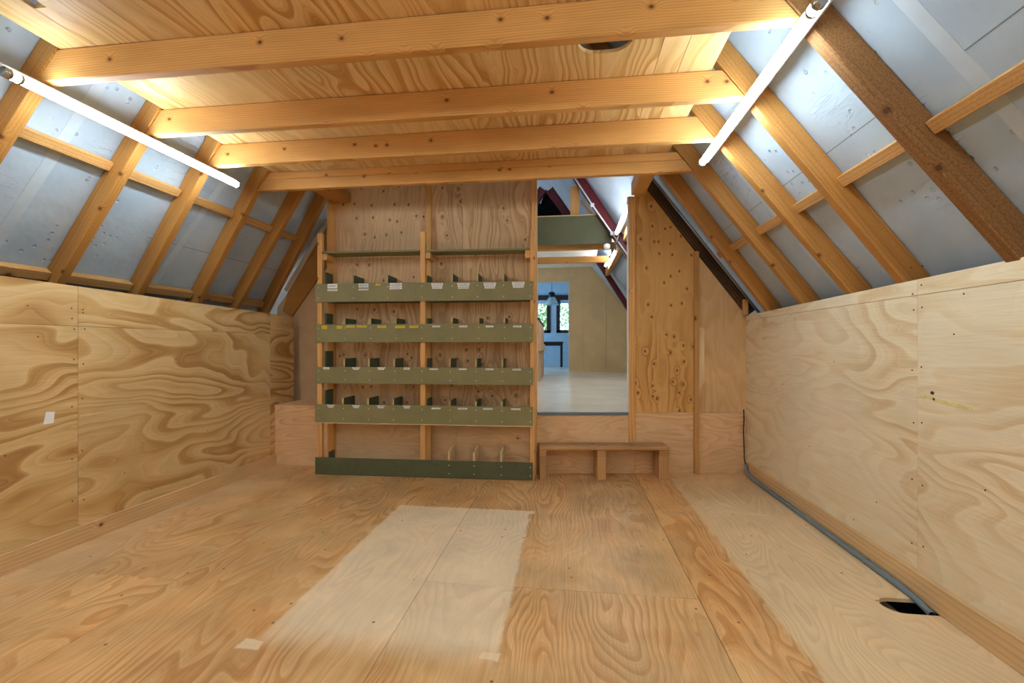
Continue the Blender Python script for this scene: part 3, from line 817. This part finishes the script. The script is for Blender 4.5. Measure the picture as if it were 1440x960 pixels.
sbar('floor_board', .06, 2.0, .0185, .199, .003, .012, 'green_dark', sh, 'u', 779)
# paper label strips and zinc screws on the rails
def sticker(k, x0, x1, y0, y1, mat='paper', ink=True):
    a = sp(x0, y0); b = sp(x1, y1)
    z1, z0 = a[1], b[1]
    st = G().prism(S3(0, -.0012, 0), ES, (0, 0, 1), [(a[0], z0), (b[0], z0), (b[0], z1), (a[0], z1)], .0012, 0, 'u', 1, NS).build('label_strip', mat, rails[k])
    if ink:
        w = b[0] - a[0]; zc = (z0 + z1) / 2; h = min(.004, (z1 - z0) * .18)
        g = G(); rnd = random.Random(int(x0 * 10)); x = a[0] + w * .12
        while x < b[0] - w * .15:
            q = rnd.uniform(.004, .012); g.prism(S3(0, -.0016, 0), ES, (0, 0, 1), [(x, zc - h), (x + q, zc - h), (x + q, zc + h), (x, zc + h)], .0004, 0, 'u', 1, NS); x += q + .004
        g.build('print', 'ink', st)
for x0, x1, ls in ((460.6, 474.4, ((399, 405.2), (406.5, 409))), (504.4, 518, ((398.8, 401), (402, 404), (406, 408))), (548, 565.4, ((398, 400.2), (401.4, 403.2), (404.2, 406.4))),
                   (606.5, 623, ((398, 400.2), (400.7, 402.9), (403.4, 405.8))), (643, 660.4, ((397.8, 400), (400.6, 402.8), (403.4, 405.7))), (680, 697.5, ((397.3, 399.5), (400.1, 402.3), (402.9, 405.4))), (720, 737.7, ((396.3, 398.5), (399.2, 401.4), (402, 404.4)))):
    for j, (y0, y1) in enumerate(ls):
        i = (0, .6, 1.5)[j] if x0 > 600 else 0
        sticker(0, x0 + i, x1 - i, y0, y1)
sticker(0, 528, 534.8, 399.2, 401, 'yellow', False)
for x0, x1, y1 in ((452.5, 460, 462.2), (473.8, 481, 462), (487, 498.5, 460.4), (502, 515.6, 460.2), (531, 543, 460.8), (556, 569.6, 461), (576, 588, 460.8)): sticker(1, x0, x1, 457.8, y1, 'yellow')
for x0, x1 in ((608, 619), (645.8, 657), (683, 694), (721.7, 733.3)): sticker(1, x0, x1, 457.7, 460)
for x0, x1, y0, y1 in ((454.5, 463, 516.2, 519), (495.5, 506, 516.2, 517.8), (497, 504.5, 518, 519.8), (530.8, 541.8, 516.2, 517.8), (532, 540, 518, 519.8), (568, 576, 516.6, 519.6), (604, 616, 517.8, 520), (645, 656, 517.8, 520), (683, 693.8, 518, 520.2), (720.8, 732.5, 518.4, 520.6)): sticker(2, x0, x1, y0, y1)
for x0, x1 in ((460, 470.5), (495.5, 506), (530, 541), (567, 577.5)):
    yo = (x0 - 460) * .012
    sticker(3, x0, x1, 569 + yo, 570.6 + yo); sticker(3, x0 + 1.5, x1 - 1.5, 570.9 + yo, 573 + yo)
for x0, x1 in ((607, 619.5), (644, 656.8), (679.5, 692.5), (718.8, 732)): sticker(3, x0, x1, 573 + (x0 - 607) * .01, 575.2 + (x0 - 607) * .01)
for k, (z0, z1) in enumerate(RAIL):
    L, R, _ = DIV[k]
    ss = [.034, 1.022, 2.01] + [sp(p, 500, .0)[0] for p in L + R]
    for s in ss:
        for zz in ((z1 - .035, z0 + .035) if k < 4 else ((z1 - .04, z0 + .04) if s > 1.1 else ())):
            G().prism(S3(s, -.0014, zz), ES, (0, 0, 1), [(.0055 * math.cos(q * 1.0472), .0055 * math.sin(q * 1.0472)) for q in range(6)], .0014, 0, 'u', 1, NS).build('screw', 'screw', rails[k])

# ------------------------------------------------------------------ bench step under the doorway
EA, EBq = Vector((-.246, 4.066, 0)), Vector((.882, 4.207, 0))
EE = (EBq - EA).normalized(); NE = Vector((-EE.y, EE.x, 0))
bn = empty('bench', EA + EE * .55 + NE * .1, 'low worn wooden bench with three legs below the doorway', 'bench')
def bbox(nm, s0, s1, n0, n1, z0, z1, mat, parent, grain='u', sd=None, bev=.003):
    return G().prism(EA + NE * n0, EE, (0, 0, 1), [(s0, z0), (s1, z0), (s1, z1), (s0, z1)], n1 - n0, bev, grain, sd, NE).build(nm, mat, parent)
se = G().prism(EA + Vector((0, 0, .266)), EE, NE, [(-.012, 0), (1.150, -.004), (1.150, .19), (-.012, .19)], .032, .004, 'u', 801, (0, 0, 1)).build('seat', 'bench', bn)
# black scuffs worn into the seat plank
rnd = random.Random(4); g = G()
for k in range(16):
    s = rnd.uniform(.25, .85); n = rnd.uniform(.03, .14); a = rnd.uniform(.02, .09); b = rnd.uniform(.002, .006)
    g.prism(EA + Vector((0, 0, .298)), EE, NE, [(s, n), (s + a * .5, n - b), (s + a, n + b * .4), (s + a * .6, n + b)], .0006, 0, 'u', 1, (0, 0, 1))
g.build('black_scuffs', 'cable', se)['kind'] = 'stuff'
for s0, s1 in ((-.012, .048), (.503, .580), (1.055, 1.146)):
    lg = bbox('leg', s0, s1, .004, .185, 0, .214, 'bench', bn, 'v', 810 + int(s0 * 20))
    bbox('bearer', s0 - .001, s1 + .001, .003, .185, .2145, .2655, 'bench', bn, 'u', 830)

# ------------------------------------------------------------------ conduit, cable
g = G()
px = XR - .022 - .017
path = [Vector((px + .002, 4.44, .10)), Vector((px, 4.42, .05)), Vector((px, 4.36, .022)), Vector((px, 4.2, .017)), Vector((px, 3.0, .017)), Vector((px - .002, 2.45, .017)), Vector((px - .004, 2.33, .006)), Vector((px - .005, 2.262, -.006))]
cd = g.tube(path, .0155, 12).build('conduit', 'pvc', None, 'grey plastic conduit pipe lying on the floor along the baseboard', 'pipe')
d = (path[-1] - path[-2]).normalized()
G().tube([path[-1] - d * .004, path[-1] + d * .0015], .012, 12).build('bore_shade_disc', 'dark', cd)  # black disc painted for the shade inside the pipe
for y in (3.62, 2.72):
    G().tube([Vector((px, y - .006, .017)), Vector((px, y + .006, .017))], .018, 12).build('saddle_clip', 'pvc', cd)
G().tube([(1.632, 4.520, .60), (1.634, 4.516, .50), (1.628, 4.514, .40), (1.633, 4.512, .25), (1.632, 4.506, .15), (1.630, 4.48, .11), (px + .004, 4.45, .10)], .0055, 8).build(
    'cable', 'cable', None, 'thin dark cable hanging down the corner of the back wall into the conduit', 'cable')

# ------------------------------------------------------------------ room beyond the doorway
ZF = .572
G().prism((0, 0, ZF - .02), (1, 0, 0), (0, 1, 0), [(-3.6, 4.77), (-2.3, 4.77), (-2.25, 4.30), (-.31, 4.33), (BA.x + EB.x * sJ0 - .01, 4.445), (1.6, 4.60), (3.0, 4.60), (3.0, 16), (-3.6, 16)], .02, 0, 'u', 900, (0, 0, 1)).build('floor_back', 'ply_back_floor', kind=S)
YP = 11.3
pw = empty('wall_partition', (.5, YP, ZF), kind=S)
def pp(nm, x0, x1, z0, z1, sd, mat='mdf_wall', y=YP, t=.04): return G().box((x0 + .002, y, z0), (x1 - .002, y + t, z1), 'z', .002, sd).build(nm, mat, pw)
pp('wall_sheet', -3.4, -.76, ZF, 3.4, 901); pp('wall_sheet', -.76, .0, 2.765, 3.4, 902); pp('wall_sheet', 0, .35, ZF, 3.4, 903); pp('wall_sheet', .35, .9, ZF, 3.4, 904, y=YP - .004); pp('wall_sheet', .9, 3.0, ZF, 3.4, 905, y=YP + .002)
G().box((.01, YP + .045, ZF), (2.9, YP + .06, 3.3), 'z', 0).build('backing_sheet', 'mdf_wall', pw)  # added behind the seams to stop light coming through
G().box((-2.2, YP, 3.4), (.5, YP + .03, 4.8), 'z', 0).build('gable_sheet', 'dark', pw)  # black stands in for the darkness above the loft
g = G().box((-.012, YP - .012, ZF), (.0, YP + .05, 2.775), 'z', .001).box((-.76, YP - .012, 2.765), (0, YP + .05, 2.777), 'x', .001)
g.build('door_1', 'white', kind=S)
# office behind
YO = 14.5
g = G()
wx = [(-2.2, -.583), (-.392, .9)]           # two window openings
g.box((-3.4, YO, ZF), (2.6, YO + .12, 1.607), 'x', 0); g.box((-3.4, YO, 2.78), (2.6, YO + .12, 4.7), 'x', 0)
for x0, x1 in ((-3.4, -1.75), (-.583, -.392), (.75, 2.6)): g.box((x0, YO, 1.607), (x1, YO + .12, 2.78), 'z', 0)
g.build('wall_far', 'bluewall', kind=S)
G().box((2.6, YP, ZF), (2.7, YO, 4), 'y', 0).build('wall_office', 'bluewall', kind=S)
g = G().box((-3.5, YP, ZF), (-3.4, YO, 1.2), 'y', 0).box((-3.5, YP, 3.0), (-3.4, YO, 4), 'y', 0)  # gap between the boxes is an added unseen opening for daylight
g.build('wall_office_side', 'bluewall', kind=S)
G().box((-3.5, YP + .05, 3.25), (2.7, YO, 3.3), 'y', 0).build('ceiling_office', 'bluewall', kind=S)
for n, (x0, x1) in enumerate(((-1.75, -.583), (-.392, .75))):
    r = empty('window_%d' % (n + 1), ((x0 + x1) / 2, YO, 1.6), kind=S)
    g = G(); z0, z1 = 1.607, 2.78; fw = .115
    g.box((x0, YO - .03, z0), (x1, YO + .06, z0 + .09), 'x', .004).box((x0, YO - .03, z1 - .13), (x1, YO + .06, z1), 'x', .004)
    g.box((x0, YO - .03, z0), (x0 + fw, YO + .06, z1), 'z', .004).box((x1 - fw, YO - .03, z0), (x1, YO + .06, z1), 'z', .004)
    g.build('window_frame', 'frame_dark', r)
    G().box((x0 + fw, YO + .02, z0 + .09), (x1 - fw, YO + .026, z1 - .13), 'x', 0).build('pane', 'glass', r)
    G().box((x0 + fw, YO - .01, z1 - .24), (x1 - fw, YO + .01, z1 - .13), 'x', .003).build('blind', 'bluewall', r)
G().box((-1.8, YO - .05, 2.66), (.8, YO - .031, 2.80), 'x', .004).build('trim_6', 'frame_dark', kind=S)
# pendant lamp
pl = empty('pendant_lamp', (-.482, 13.0, 3.24), 'hanging industrial lamp with black cap and clear bell shade in the far office', 'lamp')
G().tube([(-.482, 13, 2.73), (-.482, 13, 3.245)], .006, 8).build('cord', 'black', pl)
G().lathe((-.482, 13, 2.58), [(0, .16), (.03, .16), (.075, .14), (.092, .12), (.092, .02), (.06, .0), (0, 0)], 20).build('cap', 'black', pl)
G().lathe((-.482, 13, 2.36), [(.07, .225), (.10, .20), (.14, .13), (.172, .06), (.195, 0), (.190, 0), (.167, .06), (.135, .13), (.095, .195), (.065, .22)], 28).build('shade', 'shade', pl)
G().lathe((-.482, 13, 2.42), [(0, 0), (.04, .02), (.055, .07), (.04, .12), (.025, .16), (0, .16)], 14).build('bulb', 'white', pl)
# table
tb = empty('office_table', (-.75, 13.6, ZF), 'black framed table under the windows of the far office', 'table')
G().box((-1.35, 13.4, 1.265), (-.17, 14.15, 1.32), 'x', .004).build('tabletop', 'black', tb)
for x in (-1.33, -.25):
    for y in (13.41, 14.08):
        G().box((x, y, ZF), (x + .06, y + .06, 1.265), 'z', .003).build('leg', 'black', tb)
G().box((-1.27, 13.42, 1.20), (-.25, 13.45, 1.265), 'x', .002).build('apron', 'black', tb)
# stair enclosure by the doorway
st = empty('stair_enclosure', (-.9, 8.95, ZF), 'pale wooden stair enclosure just inside the doorway of the room beyond', 'enclosure')
G().box((-1.6, 8.05, ZF), (-.555, 8.08, 1.66), 'z', .003, 931).build('end_panel', 'ply_pink', st)
G().prism((-.555, 8.05, 0), (0, 1, 0), (0, 0, 1), [(0, ZF), (1.8, ZF), (1.8, 1.60), (0, 1.66)], .02, .003, 'v', 935, (1, 0, 0)).build('side_panel', 'ply_pink', st)
G().prism((-.575, 8.02, 0), (0, 1, 0), (0, 0, 1), [(0, 1.662), (1.86, 1.602), (1.86, 1.63), (0, 1.69)], .06, .003, 'u', 936, (1, 0, 0)).build('cap_rail', 'frame_dark', st)
G().prism((-.534, 8.05, 0), (0, 1, 0), (0, 0, 1), [(0, 1.10), (1.8, 1.10), (1.8, 1.23), (0, 1.24)], .024, .003, 'u', 937, (1, 0, 0)).build('side_rail', 'ply_pink', st)

# steel frames, loft and lamps of the room beyond
def on_y(px, py, Y):
    r = ray(px, py); t = Y / r.y; return Vector((r.x * t, Y, r.z * t + CAM_H))
U, N = slope(1)
def steel(pa, pb, d, w, label):
    pa, pb = Vector(pa), Vector(pb); Ur = (pb - pa).normalized(); V = Vector((-Ur.z, 0, Ur.x))
    if V.z < 0: V = -V
    g = G(); L = (pb - pa).length
    def fl(n0, n1, y0, y1): g.prism(pa + V * n0 + Vector((0, y0, 0)), Ur, V, [(0, 0), (L, 0), (L, n1 - n0), (0, n1 - n0)], y1 - y0, .002, 'u', 1, (0, 1, 0))
    fl(0, .012, 0, w); fl(d - .012, d, 0, w); fl(.012, d - .012, w * .4, w * .6)
    return g.build('steel_rafter', 'maroon', None, label, 'rafter', 'maroon steel rafters beyond the doorway', 'thing')
def steel_px(Y, pa, pb, d, label, ext=(0, 0)):
    a, b = on_y(*pa, Y), on_y(*pb, Y); u = (b - a).normalized()
    return steel(a - u * ext[0], b + u * ext[1], d, .10, label)
steel_px(6.4, (806.5, 250), (859.5, 329), .13, 'upper maroon steel rafter beyond the doorway, with a pipe along it', (.35, .9))
steel_px(9.45, (839, 370), (884.4, 440), .108, 'lower maroon steel rafter beyond the doorway, before the tan partition', (.6, .8))
steel_px(7.5, (768.7, 270), (792.7, 304), .13, 'maroon steel leg falling from the apex in the dark gable beyond the doorway', (.02, .3))
steel_px(7.5, (757, 283.6), (765.8, 271), .13, 'maroon steel leg rising to the apex behind the white door edge', (.5, .05))
G().prism((0, 7.62, 0), (1, 0, 0), (0, 0, 1), [(p.x, p.z) for p in (on_y(768, 266, 7.62), on_y(793, 304, 7.62), on_y(793, 316, 7.62), on_y(754, 316, 7.62), on_y(754, 304, 7.62))], .02, 0, 'v', 1, (0, 1, 0)).build(  # black sheet painted in for the dark opening above the loft
    'gable_shade_sheet', 'dark', None, 'added black sheet standing in for the dark loft opening between the maroon legs', 'sheet')
# pipe along upper steel
q = [on_y(808, 250, 6.37), on_y(833, 288, 6.37), on_y(861, 328, 6.37), on_y(885, 362, 6.37)]
cp = G().tube(q, .011, 8).build('metal_pipe', 'housing', None, 'thin white pipe clipped along the upper maroon steel rafter', 'pipe')
for p in (q[1], q[2]): G().box(p - Vector((.025, .01, .025)), p + Vector((.025, .03, .025)), 'x', .004).build('pipe_clip', 'housing', cp)
# loft front board and joists
lb = G().prism((0, 6.515, 0), (1, 0, 0), (0, 0, 1), [(-1.4, 2.635), (.60, 2.635), (.60, 2.72), (.40, 3.04), (-1.4, 3.04)], .018, .002, 'u', 950, (0, 1, 0)).build(
    'loft_board', 'green_loft', None, 'wide green board closing the loft front beyond the doorway', 'board')
G().box((-1.4, 6.505, 3.04), (.40, 6.545, 3.055), 'x', .002).build('top_edge', 'edge', lb)
G().box((-1.4, 6.535, 2.86), (.5, 9.7, 2.88), 'y', 0).build('loft_floor', 'white', None, 'pale underside of the loft deck beyond the doorway', 'deck')
G().box((-1.5, 6.72, 2.60), (.68, 6.77, 2.70), 'x', .003, 955).build('loft_joist', 'beam', None, 'loft joist directly behind the green loft board', 'beam', kind='thing')
G().box((-1.5, 7.62, 2.575), (.66, 7.68, 2.68), 'x', .003, 958).build('loft_joist', 'beam', None, 'brightly lit loft joist beside the farther lit tube, over the tan partition', 'beam', kind='thing')
pa, pb = on_y(802, 304, 6.56), on_y(814.5, 304, 6.56)
G().box((pa.x, 6.56, 2.882), (pb.x, 6.61, 3.48), 'z', .004, 961).build('loft_post', 'batten', None, 'upright timber post standing on the loft behind the green board', 'post')
G().bar(on_y(815.5, 283, 6.62), on_y(834, 306, 6.62), (1, 0, 0), .03, .03, .003, 965).build('loft_brace', 'batten', None, 'thin slanting brace beside the loft post', 'brace')
# timber purlin with two lit tubes
zt = 2.74
xin_b = xin(zt, 1)
G().box((xin_b + .03, 4.75, zt - .12), (xin_b + .11, 6.38, zt + .02), 'y', .012, 970).build('purlin', 'rafter', None, 'timber purlin beside the upper lit tube, before the upper maroon steel rafter', 'timber')
G().box((xin_b + .03, 6.52, zt - .12), (xin_b + .11, 9.43, zt + .02), 'y', .012, 973).build('purlin', 'rafter', None, 'timber purlin over the lower lit tube, ending on the lower maroon steel rafter', 'timber')
tube_lamp(.42 * (zt - .03 - CAM_H), 4.95, 6.25, zt - .03, 1, 'tube_back', 'lit tube lamp above the doorway jamb, nearer of the two beyond the doorway', .022)
tube_lamp(.455 * (zt - .03 - CAM_H), 7.35, 8.75, zt - .03, 1, 'tube_back', 'lit tube lamp beside the bright loft joist, farther of the two beyond the doorway', .022)
for ya in (5.6, 8.3):  # unseen lamps added to brighten the room beyond
    tube_lamp(-2.2, ya, ya + 1.4, 2.4, -1, 'tube_back', 'added unseen tube lamp behind the shelf wall, brightening the room beyond', .022)
# junction spotlight and cables at the steel
sl = G().lathe(on_y(853.5, 348, 6.42) - Vector((0, 0, .03)), [(0, 0), (.03, 0), (.045, .03), (.045, .07), (.02, .085), (0, .085)], 14).build('junction_box', 'white', None, 'small white junction box under the end of the green loft board', 'junction box')
G().tube([on_y(870, 330, 6.26), on_y(868, 338, 6.26), on_y(863, 346, 6.28), on_y(860, 356, 6.32), on_y(857, 362, 6.36)], .012, 8).build('cable', 'cable', None, 'bundle of dark cables between the two lit tubes beyond the doorway', 'cable')

# ------------------------------------------------------------------ garden outside the office windows
G().box((-12, 14.7, .1), (12, 40, .15), 'x', 0).build('ground_outside', 'lawn', kind=S)
def tree(x, y, h, w, label, sd):
    rnd = random.Random(sd)
    r = empty('tree', (x, y, .15), label, 'tree', 'garden trees outside the office windows')
    G().tube([(x, y, .15), (x + .1, y, h * .4), (x - .05, y + .1, h * .75)], (.12, .09, .05), 8).build('trunk', 'bark', r)
    g = G()
    for k in range(1500):
        while True:
            p = Vector((rnd.uniform(-1, 1), rnd.uniform(-1, 1), rnd.uniform(-1, 1)))
            if p.length < 1: break
        c = Vector((x + p.x * w, y + p.y * w, h * .55 + p.z * h * .45)); a = rnd.uniform(.05, .11)
        u = Vector((rnd.uniform(-1, 1), rnd.uniform(-1, 1), rnd.uniform(-1, 1))).normalized(); v = u.orthogonal().normalized()
        b = len(g.v); g.v += [c - u * a, c + v * a * .5, c + u * a, c - v * a * .5]; g.g += [Vector()] * 4
        g.f.append([b, b + 1, b + 2, b + 3]); g.mi.append(0); g.sm.append(False)
    g.build('foliage', 'leaf', r)
tree(-1.35, 18.0, 5.0, 1.0, 'leafy green tree outside, seen through the office window beside the stair enclosure', 1)
tree(.1, 22.5, 5.4, 1.4, 'leafy green tree outside, seen through the office window beside the tan partition', 2)
